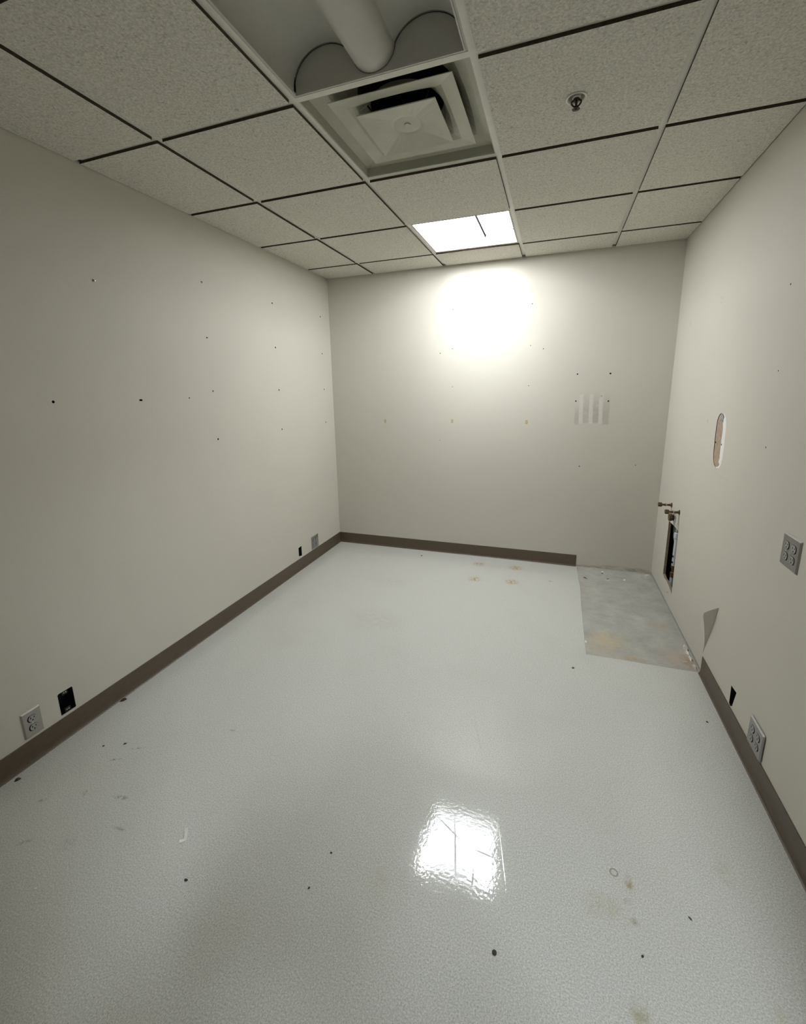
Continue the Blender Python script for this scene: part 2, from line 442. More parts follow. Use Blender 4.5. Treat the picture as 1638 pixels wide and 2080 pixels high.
# back wall
FB = lambda x, z, d: (x, d, z)
holesB = [(-0.543, 2.082, 4.0), (0.073, 2.078, 4.0), (-0.545, 1.778, 3.6), (-0.647, 1.746, 4.2), (0.074, 1.773, 3.6), (0.170, 1.745, 4.4), (-0.543, 1.473, 3.4),
          (0.071, 1.469, 3.8), (0.426, 1.548, 6.2), (0.654, 1.546, 6.8), (0.427, 1.346, 6.0), (0.655, 1.344, 6.2), (0.469, 1.382, 3.0), (0.606, 1.382, 3.4),
          (0.540, 1.190, 4.2), (0.483, 0.839, 5.0), (0.878, 0.863, 3.6), (-0.651, 1.023, 3.2), (0.062, 1.176, 4.4)]
bm = NB()
slab(bm, [(XL - 0.1, 0), (XR + 0.02, 0), (XR + 0.02, H + 0.12), (XL - 0.1, H + 0.12)], [circ(x, z, r_ / 1000, 6) for x, z, r_ in holesB], FB, 0.0, 0.016, 0, 1)
box(bm, XL - 0.1, XR + 0.1, 0.03, 0.035, 0, H + 0.12, 1)
wb = struct(link('wall_back', bm, ['wall_back', 'slot']), 'beige vinyl covered end wall brightly lit under the lamp')

# right wall: recess of the torn oblong, pipe hole, open box hole; lifted off the slab where the base is gone
FR = lambda y, z, d: (XR + d, y, z)
pipe_hole = [(-0.350, 0.152), (-0.395, 0.140), (-0.46, 0.146), (-0.545, 0.138), (-0.585, 0.131), (-0.612, 0.118), (-0.606, 0.30), (-0.597, 0.548), (-0.47, 0.546), (-0.348, 0.541), (-0.349, 0.33)]
def oblong(k=1.0):
    pts = []
    for i in range(28):
        a = 2 * PI * i / 28
        y = 0.070 * k * math.copysign(abs(math.cos(a)) ** 0.75, math.cos(a))
        z = (0.135 - 0.070 * (1 - k)) * math.copysign(abs(math.sin(a)) ** 0.55, math.sin(a))
        pts.append((-1.108 + y + 0.06 * z, 1.182 + z))
    return pts
lowR = [(-1.704, 0.192), (-1.648, 0.188), (-1.652, 0.105), (-1.664, 0.100), (-1.683, 0.111)]
smallR = [circ(-1.612, 1.806, 0.004, 6), circ(-1.621, 1.503, 0.003, 6), circ(-1.619, 1.215, 0.004, 6), circ(-0.512, 0.086, 0.006, 6)]
bm = NB()
slab(bm, [(YF, 0), (YE, 0), (YE, 0.017), (-1.20, 0.021), (-0.9, 0.017), (-0.5, 0.019), (-0.12, 0.014), (0.02, 0.014), (0.02, H + 0.12), (YF, H + 0.12)],
     [pipe_hole, oblong(), lowR] + smallR, FR, 0.0, 0.016, 0, [1, 1, 2, 2, 2, 2, 2])  # low box hole and small holes edged in black as their inner shade
box(bm, XR + 0.115, XR + 0.12, YF, 0.02, 0, H + 0.12, 2)
box(bm, XR + 0.030, XR + 0.035, YE, -0.62, 0, 0.10, 2)  # black sheet painting the shade behind the raised wall foot
wr = struct(link('wall_right', bm, ['wall_right', 'cut', 'slot']), 'beige vinyl covered wall with a pipe hole and outlets')

# front wall with the doorway the photograph is taken from, and the corridor behind it
bm = NB()
slab(bm, [(XL - 0.1, 0), (DOOR_X0, 0), (DOOR_X0, DOOR_H), (DOOR_X1, DOOR_H), (DOOR_X1, 0), (XR + 0.1, 0), (XR + 0.1, H + 0.12), (XL - 0.1, H + 0.12)], [],
     lambda x, z, d: (x, YF - d, z), 0.0, 0.12)
struct(link('wall_front', bm, 'wall'), 'wall with the doorway behind the viewer')
bm = NB()
for x0, x1 in ((DOOR_X0 - 0.05, DOOR_X0), (DOOR_X1, DOOR_X1 + 0.05)):
    box(bm, x0, x1, YF - 0.135, YF + 0.012, 0, DOOR_H + 0.05)
box(bm, DOOR_X0, DOOR_X1, YF - 0.135, YF + 0.012, DOOR_H, DOOR_H + 0.05)
struct(link('trim_1', bm, 'frame'), 'painted steel door frame')
HY0, HY1, HX0, HX1, HZ = -5.6, YF - 0.12, -1.8, 2.4, 2.55
bm = NB(); box(bm, HX0, HX1, HY0, YF, -0.05, -0.001); struct(link('floor_hall', bm, 'hallf'), 'corridor floor outside the doorway')
bm = NB(); box(bm, HX0, HX1, HY0, HY1, HZ, HZ + 0.05); struct(link('ceiling_hall', bm, 'hallw'), 'corridor ceiling outside the doorway')
bm = NB(); box(bm, HX0, HX1, HY0 - 0.05, HY0, 0, HZ); struct(link('wall_hall_rear', bm, 'hallw'), 'corridor wall facing the doorway')
bm = NB(); box(bm, HX0 - 0.05, HX0, HY0, HY1, 0, HZ); struct(link('wall_hall_left', bm, 'hallw'), 'corridor end wall')
bm = NB(); box(bm, HX1, HX1 + 0.05, HY0, HY1, 0, HZ); struct(link('wall_hall_right', bm, 'hallw'), 'corridor end wall, other side')
bm = NB(); box(bm, XR + 0.1, HX1, HY1, HY1 + 0.05, 0, HZ); struct(link('wall_hall_front', bm, 'hallw'), 'corridor wall beside the room')

# cove base, three runs
prof = [(0, HB), (0.0022, HB + 0.0003), (0.0034, HB - 0.002), (0.0034, 0.022), (0.0048, 0.012), (0.0085, 0.0045), (TOE, 0.0016), (TOE, 0.0002), (0, 0.0002)]
bm = NB(); extrude_profile(bm, prof, lambda a, b, t_: (XL + a, t_, b), YF, lambda a, b: -a)
struct(link('baseboard_left', bm, 'base'), 'brown vinyl cove base along the left wall')
bm = NB(); extrude_profile(bm, prof, lambda a, b, t_: (t_, -a, b), lambda a, b: XL + a, XE)
struct(link('baseboard_back', bm, 'base'), 'brown vinyl cove base stopping at the bare concrete')
bm = NB(); extrude_profile(bm, prof, lambda a, b, t_: (XR - a, t_, b), YF, YE)
struct(link('baseboard_right', bm, 'base'), 'brown vinyl cove base stopping below the torn wall covering')

# ------------------------------------------------------------------ ceiling: deck, tees, tiles
bm = NB(); box(bm, XL - 0.1, XR + 0.1, YF, 0.1, H + 0.30, H + 0.32)
ceil = struct(link('ceiling', bm, 'plenum'), 'suspended ceiling of mineral fibre tiles in a steel grid')
TW = 0.0119                                     # half width of a tee flange
def tee(name, x0, x1, y0, y1, along):
    bm = NB()
    box(bm, x0, x1, y0, y1, H, H + 0.0012)
    if along == 'y':
        c_ = (x0 + x1) / 2; box(bm, c_ - 0.0012, c_ + 0.0012, y0, y1, H + 0.0012, H + 0.036)
    else:
        c_ = (y0 + y1) / 2; box(bm, x0, x1, c_ - 0.0012, c_ + 0.0012, H + 0.0012, H + 0.036)
    return link(name, bm, 'tee', ceil)
for x in COLS[1:-1]:
    tee('main_tee', x - TW, x + TW, YF, 0.0, 'y')
for y in ROWS[1:-1]:
    for x0, x1 in zip(COLS, COLS[1:]):
        a = x0 if x0 == XL else x0 + TW
        b = x1 if x1 == XR else x1 - TW
        tee('cross_tee', a, b, y - TW, y + TW, 'x')
for (x0, x1, y0, y1) in ((XL, XL + 0.022, YF, 0), (XR - 0.022, XR, YF, 0), (XL + 0.022, XR - 0.022, -0.022, 0), (XL + 0.022, XR - 0.022, YF, YF + 0.022)):
    bm = NB(); box(bm, x0, x1, y0, y1, H, H + 0.0012)
    if x1 - x0 < 0.03:
        xw = XL if x0 == XL else XR; box(bm, min(xw, xw + (0.001 if x0 == XL else -0.001)), max(xw, xw + (0.001 if x0 == XL else -0.001)), y0, y1, H, H + 0.022)
    link('wall_angle', bm, 'tee', ceil)
DROP = 0.0105
FIX_ON, VENT, FIX_OFF = (2, 1), (2, 3), (2, 4)   # (column, row) cells without a tile
for ci in range(5):
    for ri in range(7):
        if (ci, ri) in (FIX_ON, VENT, FIX_OFF): continue
        x0, x1, y1, y0 = COLS[ci], COLS[ci + 1], ROWS[ri], ROWS[ri + 1]
        gx0 = 0.004 if ci == 0 else TW + 0.0006
        gx1 = 0.004 if ci == 4 else TW + 0.0006
        gy1 = 0.004 if ri == 0 else TW + 0.0006
        gy0 = 0.004 if ri == 6 else TW + 0.0006
        j = [random.uniform(-0.0006, 0.0006) for _ in range(2)]
        bm = NB()
        fx0, fx1, fy0, fy1 = x0 + gx0 + j[0], x1 - gx1 + j[0], y0 + gy0 + j[1], y1 - gy1 + j[1]
        hol = []
        if (ci, ri) == (3, 3):                  # the tile the sprinkler drops through
            hol = [circ(0.295, -1.850, 0.0285, 20)]
        slab(bm, [(fx0, fy0), (fx1, fy0), (fx1, fy1), (fx0, fy1)], hol, lambda a, b, d: (a, b, d), H - DROP, H + 0.012)
        bm.normal_update()
        for fc in bm.faces:
            if abs(fc.normal.z) < 0.5 and abs(fc.calc_center_median().z - H) < 0.011: fc.material_index = 1
        link('ceiling_tile', bm, ['tile', 'tile_edge'], ceil)

# ================================================================== CEILING THINGS
def troffer(cx, cy, lit, label):
    t_ = thing('ceiling_light', (cx, cy, H + 0.0013), label, 'ceiling light', 0, 'recessed troffers in the ceiling grid')
    S = G / 2 - 0.0035
    I = G / 2 - 0.020
    bm = NB()                                   # flange resting on the tees
    slab(bm, [(-S, -S), (S, -S), (S, S), (-S, S)], [[(-I, -I), (I, -I), (I, I), (-I, I)]], lambda a, b, d: (a, b, d), 0.0, 0.004)
    slab(bm, [(-I - .001, -I - .001), (I + .001, -I - .001), (I + .001, I + .001), (-I - .001, I + .001)],
         [[(-I + .0035, -I + .0035), (I - .0035, -I + .0035), (I - .0035, I - .0035), (-I + .0035, I - .0035)]], lambda a, b, d: (a, b, d), -0.0035, 0.004)
    link('frame', bm, 'fix', t_)
    bm = NB()                                   # dark housing behind everything
    box(bm, -S, S, -S, S, 0.150, 0.153); box(bm, -S, -S + .002, -S, S, .004, .15); box(bm, S - .002, S, -S, S, .004, .15)
    box(bm, -S, S, -S, -S + .002, .004, .15); box(bm, -S, S, S - .002, S, .004, .15)
    link('housing', bm, 'seam_lit' if lit else 'seam_dark', t_)
    E_ = I - 0.004
    def wing(s, y0, y1, thick=0.0):
        pts = []
        for i in range(19):
            a = PI * i / 18 * 0.86
            x = (0.168 + 0.117 * math.cos(a)) if a < PI / 2 else (0.168 + 0.112 * math.cos(a))
            pts.append((s * x, 0.0 + 0.112 * math.sin(a) ** 0.85 if a > 0 else 0.0))
        return pts
    for s in (-1, 1):
        P = wing(s, 0, 0)
        bm = NB()
        ys = (-E_ + 0.006, 0.0, E_ - 0.006)
        rows = [[bm.verts.new((x, yy, z + 0.002)) for x, z in P] for yy in ys]
        for k in range(2):
            for i in range(len(P) - 1):       # glow added to the flanks' viewer-side half only, to spare the back wall
                bm.faces.new((rows[k][i], rows[k][i + 1], rows[k + 1][i + 1], rows[k + 1][i])).material_index = 1 if (i < 6 and k == 0) else 0
        link('reflector_wing', bm, ['lit', 'lits'] if lit else ['fix', 'fix'], t_, True)
        ga = 0.0032 if lit else 0.0016
        for e in (-1, 1):                       # dark joint line where the wing meets the end plate
            bm = NB()
            q0 = [bm.verts.new((x, e * (E_ - 0.0008), z + 0.002)) for x, z in P]
            q1 = [bm.verts.new((x - s * ga * (x * s > 0.168) * 0.8 + s * ga * (x * s < 0.168) * 0.5, e * (E_ - 0.0008), z + 0.002 - ga * (0.3 < abs(z) / 0.112))) for x, z in P]
            for i in range(len(P) - 1): bm.faces.new((q0[i], q0[i + 1], q1[i + 1], q1[i]))
            link('joint_line', bm, 'seam_lit' if lit else 'seam_dark', t_)
    for s in (-1, 1):                           # end plates carry both arches
        bm = NB(); box(bm, -E_, E_, min(s * E_, s * (E_ + .002)), max(s * E_, s * (E_ + .002)), 0.001, 0.148)
        link('end_plate', bm, 'lite' if lit else 'fix', t_)
    bm = NB()                                   # half-round basket along the middle
    n = 14; rings = []
    RB = 0.070
    for yy in (-E_ + 0.0005, -E_ + 0.03, 0.0, E_ - 0.03, E_ - 0.0005):
        rings.append([bm.verts.new((RB * math.cos(PI + PI * i / n), yy, 0.062 + 0.060 * math.sin(PI + PI * i / n))) for i in range(n + 1)])
    for a, b in zip(rings, rings[1:]):
        for i in range(n): bm.faces.new((a[i], a[i + 1], b[i + 1], b[i]))
    for rr in rings[0], rings[-1]: bm.faces.new(rr)
    link('basket', bm, 'litb' if lit else 'fix', t_, True)
    kg = 1.06 if lit else 1.018
    for s in (1, -1):                           # thin dark gasket where the basket meets each end plate
        bm = NB()
        for i in range(n):
            a0, a1 = PI + PI * i / n, PI + PI * (i + 1) / n
            q = [(math.cos(a) * k * RB, s * (E_ - 0.0012), 0.062 + 0.060 * k * math.sin(a)) for a, k in ((a0, 1.0), (a1, 1.0), (a1, kg), (a0, kg))]
            bm.faces.new([bm.verts.new(p) for p in q])
        bmesh.ops.remove_doubles(bm, verts=bm.verts, dist=1e-5)
        link('gasket', bm, 'seam_lit' if lit else 'seam_dark', t_)
        if lit:
            bm = NB(); box(bm, s * RB - 0.0022, s * RB + 0.0022, -E_, E_, 0.046, 0.075); link('basket_edge_line', bm, 'seam_lit', t_)  # dark line added to mark the basket edge against the glow
    return t_
cxv = -G / 2
troffer(cxv, (ROWS[1] + ROWS[2]) / 2, True, 'lit square recessed ceiling light near the end wall')
troffer(cxv, (ROWS[4] + ROWS[5]) / 2, False, 'unlit square recessed ceiling light next to the air diffuser')

# square cone air diffuser
vy = (ROWS[3] + ROWS[4]) / 2
dv = thing('air_diffuser', (cxv, vy, H + 0.0013), 'cream metal square ceiling air diffuser with two floating plates', 'air vent')
S = G / 2 - 0.0035
def ring_loft(bm, stations, nseg=8, mi=0):
    """stations: (half size, z, roundness 0 square .. 1 circle)"""
    rings = []
    for hs, z, rd in stations:
        rg = []
        for k in range(4 * nseg):
            a = -3 * PI / 4 + 2 * PI * k / (4 * nseg)
            c, s = math.cos(a), math.sin(a)
            side, q = divmod(k, nseg)
            e = -1 + 2 * q / nseg
            sq = [(e, -1), (1, e), (-e, 1), (-1, -e)][side]
            rg.append(bm.verts.new((hs * (sq[0] * (1 - rd) + c * rd), hs * (sq[1] * (1 - rd) + s * rd), z)))
        rings.append(rg)
    for a, b in zip(rings, rings[1:]):
        for i in range(len(a)):
            j_ = (i + 1) % len(a)
            bm.faces.new((a[i], a[j_], b[j_], b[i])).material_index = mi
    return rings
bm = NB(); ring_loft(bm, [(S, 0.004, 0), (S, 0.0, 0), (S - 0.012, 0.0, 0), (S - 0.014, 0.034, 0), (0.262, 0.040, 0), (0.235, 0.050, 0.15), (0.205, 0.085, 0.6), (0.185, 0.125, 1)])
link('back_pan', bm, 'diff', dv)
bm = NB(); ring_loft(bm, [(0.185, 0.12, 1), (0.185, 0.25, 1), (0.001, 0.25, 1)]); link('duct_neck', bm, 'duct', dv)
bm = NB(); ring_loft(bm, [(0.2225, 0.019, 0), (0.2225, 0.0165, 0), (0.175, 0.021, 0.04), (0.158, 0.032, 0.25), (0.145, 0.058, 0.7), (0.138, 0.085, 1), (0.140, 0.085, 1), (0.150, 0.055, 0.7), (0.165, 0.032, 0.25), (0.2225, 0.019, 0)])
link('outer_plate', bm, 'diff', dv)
bm = NB(); rg = ring_loft(bm, [(0.1465, 0.004, 0), (0.1465, 0.0005, 0), (0.062, 0.016, 0.75), (0.052, 0.019, 1), (0.05, 0.019, 1)])
bm.faces.new(rg[-1]); rg2 = ring_loft(bm, [(0.1465, 0.004, 0), (0.05, 0.024, 1)]); bm.faces.new(rg2[-1])
ip = link('inner_plate', bm, 'diff', dv)
bm = NB(); lathe(bm, [(0.0125, 0.0195), (0.0125, 0.0165), (0.010, 0.0155)], n=16); link('plug', bm, 'diff', ip)
for sx, sy in ((-1, -1), (1, -1), (1, 1), (-1, 1)):
    bm = NB(); tube(bm, [(sx * 0.09, sy * 0.09, 0.016), (sx * 0.115, sy * 0.115, 0.045)], 0.003, 6); link('hanger', bm, 'duct', dv)

# fire sprinkler
sp_ = thing('fire_sprinkler', (0.295, -1.850, H - DROP), 'dark pendent fire sprinkler head in a white ceiling ring', 'sprinkler')
bm = NB(); lathe(bm, [(0.0275, 0.002), (0.0355, 0.0), (0.0360, -0.0018), (0.034, -0.0028), (0.0275, -0.0022), (0.0262, 0.004), (0.0262, 0.03)], n=28, cap=False)
link('escutcheon', bm, 'ring', sp_, True)
bm = NB(); lathe(bm, [(0.0262, 0.028), (0.0150, 0.012), (0.0135, 0.0), (0.0115, -0.002)], n=20); link('cup', bm, 'ring', sp_)
bm = NB(); lathe(bm, [(0.0105, 0.02), (0.0105, -0.004), (0.0085, -0.006), (0.0085, -0.009)], n=6); link('body', bm, 'spr', sp_)
for s in (-1, 1):
    bm = NB(); tube(bm, [(s * 0.008, 0, -0.006), (s * 0.0155, 0, -0.010), (s * 0.015, 0, -0.016), (s * 0.008, 0, -0.0235), (0, 0, -0.026)], 0.0028, 8)
    link('frame_arm', bm, 'spr', sp_)
bm = NB(); tube(bm, [(0, 0, -0.007), (0, 0, -0.031)], [0.0045, 0.0035], 10); link('bulb', bm, 'spr', sp_)
bm = NB()
for k in range(12):
    a = 2 * PI * k / 12
    box_v = [(0.004, -0.0022), (0.0125, -0.0022), (0.0125, 0.0022), (0.004, 0.0022)]
    lo = [bm.verts.new((x * math.cos(a) - y * math.sin(a), x * math.sin(a) + y * math.cos(a), -0.0335)) for x, y in box_v]
    hi = [bm.verts.new((x * math.cos(a) - y * math.sin(a), x * math.sin(a) + y * math.cos(a), -0.032)) for x, y in box_v]
    bm.faces.new(lo); bm.faces.new(hi)
    for i in range(4): bm.faces.new((lo[i], lo[(i + 1) % 4], hi[(i + 1) % 4], hi[i]))
lathe(bm, [(0.0055, -0.031), (0.0055, -0.0345), (0.003, -0.036)], n=10)
link('deflector', bm, 'spr', sp_)

# ================================================================== WALL FITTINGS
def outlet(name, loc, rz, gangs, label, tilt=0.0, lift=0.0, pm='plate_dark'):
    """cover plate in local XZ facing -Y"""
    o = thing(name, loc, label, 'outlet', rz, 'steel outlet cover plates')
    o.rotation_euler = (0, tilt, rz)
    W_ = 0.035 if gangs == 1 else 0.058
    Hh = 0.057
    xs = [0.0] if gangs == 1 else [-0.0231, 0.0231]
    F3 = lambda a, b, d: (a, -d - lift, b)
    opens = []
    gx = 0.0018 if rz > 0 else -0.0018
    for xc in xs:
        for zc in (-0.0196, 0.0196):
            pts = []
            for i in range(24):
                a = 2 * PI * i / 24
                pts.append((xc + 0.0172 * math.cos(a), zc + max(-0.0143, min(0.0143, 0.0172 * math.sin(a)))))
            opens.append(pts)
    bm = NB()
    e = 0.0045
    slab(bm, [(-W_ + e, -Hh + e), (W_ - e, -Hh + e), (W_ - e, Hh - e), (-W_ + e, Hh - e)], opens, F3, 0.0058, 0.0042)
    for a0, a1, dd0, dd1 in ((0, e, 0.0006, 0.0058),):
        q0 = [(-W_, -Hh), (W_, -Hh), (W_, Hh), (-W_, Hh)]
        q1 = [(-W_ + e, -Hh + e), (W_ - e, -Hh + e), (W_ - e, Hh - e), (-W_ + e, Hh - e)]
        A = [bm.verts.new(F3(*p, dd0)) for p in q0]; B = [bm.verts.new(F3(*p, dd1)) for p in q1]
        for i in range(4): bm.faces.new((A[i], A[(i + 1) % 4], B[(i + 1) % 4], B[i]))
    pl = link('plate', bm, pm, o)
    bm = NB(); frustum(bm, (-W_ + .003, W_ - .003, -Hh + .003, Hh - .003), (-W_ + .004, W_ - .004, -Hh + .004, Hh - .004), F3, 0.0004, 0.0015)
    link('back_gap', bm, 'slot', o)  # black sheet standing for the shade behind the plate
    for xc in xs:
        for zc in (-0.0196, 0.0196):
            bm = NB()
            pts = []
            for i in range(24):
                a = 2 * PI * i / 24
                pts.append((xc + gx + 0.0146 * math.cos(a), zc + max(-0.0132, min(0.0132, 0.0146 * math.sin(a)))))
            slab(bm, pts, [], F3, 0.0066, 0.002)
            bm.normal_update()
            for fc in bm.faces:
                if abs(fc.normal.y) < 0.5: fc.material_index = 1  # sides blackened as the shade in the gap around the socket
            rc = link('receptacle', bm, ['recept', 'slot'], o)
            for sx, hh in ((-0.0063, 0.0042), (0.0063, 0.0035)):
                bm = NB(); frustum(bm, (xc + gx + sx - .0016, xc + gx + sx + .0016, zc + .003 - hh, zc + .003 + hh), (xc + gx + sx - .0016, xc + gx + sx + .0016, zc + .003 - hh, zc + .003 + hh), F3, 0.0060, 0.0068)
                link('slot', bm, 'slot', rc)
            bm = NB(); slab(bm, circ(xc + gx, zc - 0.0075, 0.0030, 10), [], F3, 0.0068, 0.006); link('ground_hole', bm, 'slot', rc)
        bm = NB(); slab(bm, circ(xc, 0, 0.0034, 10), [], F3, 0.0066, 0.0055); link('screw', bm, 'screw', o)
    return o
outlet('wall_outlet', (XL, -2.7275, 0.1665), PI / 2, 1, 'grey duplex outlet beside the open black box at the left wall', pm='plate')
outlet('wall_outlet', (XL, -0.4795, 0.1620), PI / 2, 2, 'small grey double-gang outlet in the far left corner above the brown base')
outlet('wall_outlet', (XR, -1.9290, 0.8975), -PI / 2, 2, 'steel four-socket outlet halfway up the right wall')
outlet('wall_outlet', (XR, -1.9215, 0.1590), -PI / 2, 2, 'steel four-socket outlet low on the right wall touching the brown base', math.radians(1.2), 0.003)

# open electrical box, near left
eb = thing('electrical_box', (XL, -2.591, 0.1625), 'open black electrical box without cover in the left wall', 'electrical box', PI / 2)
bm = NB()
for a in ((-.0315, .0315, .002, .06, -.052, -.050), (-.0315, .0315, .002, .06, .049, .051), (-.0315, -.0295, .002, .06, -.05, .05), (.0295, .0315, .002, .06, -.05, .05), (-.0315, .0315, .058, .06, -.05, .05)):
    box(bm, *a)
link('box_body', bm, 'black', eb)
for s in (-1, 1):
    bm = NB(); box(bm, -0.012, 0.012, 0.004, 0.006, s * 0.040 - 0.009, s * 0.040 + 0.009); ear = link('ear', bm, 'black', eb)
    for k in (-1, 1):
        bm = NB(); lathe(bm, [(0.0028, 0.004), (0.0028, 0.0024), (0.0012, 0.0018)], (k * 0.004, 0, s * 0.041), 'Y', 8); link('screw', bm, 'screw', ear)
# empty box behind the far slot and behind the low slot
for nm, lc, rz, lb in (('electrical_box', (XL, -0.716, 0.156), PI / 2, 'small black box hole beside the far corner outlet'),
                       ('electrical_box', (XR, -1.675, 0.147), -PI / 2, 'black box hole behind a torn edge above the right brown base')):
    e_ = thing(nm, lc, lb, 'electrical box', rz)
    bm = NB()
    for a in ((-.036, .036, .017, .07, -.056, -.054), (-.036, .036, .017, .07, .054, .056), (-.036, -.034, .017, .07, -.055, .055), (.034, .036, .017, .07, -.055, .055), (-.036, .036, .068, .07, -.055, .055)):
        box(bm, *a)
    link('box_body', bm, 'black', e_)
    bm = NB(); lathe(bm, [(0.003, 0.03), (0.003, 0.022), (0.0012, 0.0215)], (0.0, 0, -0.04), 'Y', 8); link('screw', bm, 'screw', e_)

# nylon anchors with screws, left wall
for y, z, k, lb in ((-2.166, 1.954, 1.0, 'pale wall anchor with screw high on the left wall, nearest the viewer'),
                    (-1.515, 2.080, 1.0, 'pale wall anchor with screw high on the left wall below the ceiling tiles'),
                    (-1.519, 1.777, 0.8, 'pale wall anchor on the left wall, second of its upright row'),
                    (-1.516, 1.472, 0.8, 'pale wall anchor on the left wall, third of its upright row')):
    o = thing('wall_anchor', (XL, y, z), lb, 'wall anchor', PI / 2, 'wall anchors on the left wall')
    bm = NB(); lathe(bm, [(0.0070 * k, 0.0002), (0.0068 * k, -0.0018), (0.0045 * k, -0.0022), (0.003 * k, 0.001)], axis='Y', n=14); link('collar', bm, 'anchor', o)
    bm = NB(); lathe(bm, [(0.0036 * k, -0.001), (0.0034 * k, -0.0075 * k), (0.0018 * k, -0.0085 * k)], (0.001, 0, -0.001), 'Y', 10); link('screw', bm, 'screw', o)
    bm = NB(); lathe(bm, [(0.0026, 0.0002), (0.0026, -0.0026)], (-0.0042 * k, 0, 0.0012), 'Y', 8); link('hole', bm, 'slot', o)

# tan torn spots and pale adhesive strips: pieces of the back wall
for x, z, wd, hh in ((-1.154, 1.183, 0.020, 0.038), (-0.543, 1.187, 0.020, 0.036), (0.067, 1.183, 0.022, 0.036)):
    bm = NB()
    slab(bm, [(x - wd / 2, z - hh / 2 + .004), (x + wd * .2, z - hh / 2), (x + wd / 2, z - hh / 4), (x + wd * .45, z + hh * .4), (x - wd * .1, z + hh / 2), (x - wd * .45, z + hh * .35)], [], FB, -0.0006, 0.0)
    link('torn_spot', bm, 'tan', wb)
for (xt, zt), (xb, zb), ww in (((0.466, 1.397), (0.471, 1.172), 0.0155), ((0.534, 1.396), (0.541, 1.173), 0.0140), ((0.601, 1.373), (0.610, 1.173), 0.0135)):
    bm = NB()
    slab(bm, [(xb - ww, zb), (xb + ww, zb + .001), (xt + ww * .9, zt), (xt - ww * .9, zt - .004)], [], FB, -0.0009, 0.0)
    link('adhesive_strip', bm, 'strip', wb)
# drywall joint ridges
def ridge(pts, f3, w_, h_, parent, mat):
    bm = NB()
    for (a0, b0), (a1, b1) in zip(pts, pts[1:]):
        d = Vector((a1 - a0, b1 - b0)); n_ = Vector((-d.y, d.x)).normalized() * w_ / 2
        q = [(a0 - n_.x, b0 - n_.y), (a1 - n_.x, b1 - n_.y), (a1 + n_.x, b1 + n_.y), (a0 + n_.x, b0 + n_.y)]
        slab(bm, q, [], f3, -h_, 0.0)
    return link('joint_ridge', bm, mat, parent)
ridge([(0.76, 1.0150), (0.80, 1.0158), (0.86, 1.0150), (0.93, 1.0152), (1.02, 1.0135), (1.055, 1.0135)], FB, 0.0022, 0.0008, wb, 'wall_back')
ridge([(-0.50, 1.020), (-0.62, 1.0170), (-0.85, 1.0180), (-1.05, 1.0165), (-1.28, 1.0190)], FR, 0.0030, 0.0012, wr, 'wall_right')
ridge([(-0.577, 0.655), (-0.585, 0.60), (-0.590, 0.548)], FR, 0.0060, 0.0008, wr, 'cut')
ridge([(-0.378, 0.650), (-0.380, 0.61)], FR, 0.0040, 0.0008, wr, 'cut')

# torn oblong: brown paper floor, white gypsum bevel on the near side
to = thing('torn_patch', (XR, -1.108, 1.182), 'tall oblong torn patch of brown paper and white gypsum on the right wall', 'wall damage')
O = oblong(); off = (-1.108, 1.182)
bm = NB(); slab(bm, [(a - off[0], b - off[1]) for a, b in O], [], lambda a, b, d: (d, a, b), 0.0030, 0.010); link('paper', bm, 'paper', to)
bm = NB()
N = len(O)
loc = [(a - off[0], b - off[1]) for a, b in O]
near = [i for i in range(N) if loc[i][0] < 0.012 * 1.0 - 0.010 or loc[i][0] < -0.02]
seq = sorted([i for i in range(N) if math.cos(2 * PI * i / N) < 0.12], key=lambda i: i)
A = []; B = []; D_ = []
for i in seq:
    y, z = loc[i]
    wob = 0.004 * math.sin(z * 90) + 0.003 * math.sin(z * 37 + 1)
    A.append(bm.verts.new((0.0004, y, z)))
    B.append(bm.verts.new((0.0026, y + (0.050 if abs(z) < 0.11 else 0.022) + wob * (abs(z) < 0.11), z * 0.985)))
    D_.append(bm.verts.new((0.009, y + 0.001, z)))
for i in range(len(seq) - 1):
    bm.faces.new((A[i], A[i + 1], B[i + 1], B[i])); bm.faces.new((A[i], A[i + 1], D_[i + 1], D_[i]))
    bm.faces.new((B[i], B[i + 1], D_[i + 1], D_[i]))
link('gypsum_bevel', bm, 'gypsum', to)
for y, z in ((-1.051 + 1.108, -0.015), (-1.138 + 1.108, -0.016)):
    bm = NB(); lathe(bm, [(0.0045, 0.0040), (0.0042, 0.0010), (0.002, 0.0005)], (0, y, z), 'X', 10); link('screw_hole', bm, 'slot', to)
bm = NB()
for k, (y, z) in enumerate(((0.000, 0.118), (0.016, 0.125), (0.034, 0.116), (-0.012, 0.110))):
    slab(bm, [(y - .009, z - .014), (y + .005, z - .022), (y + .010, z + .004), (y - .004, z + .009)], [], lambda a, b, d: (d, a, b), 0.0004 + 0.0006 * k, 0.003)
link('paper_shreds', bm, 'recept', to)

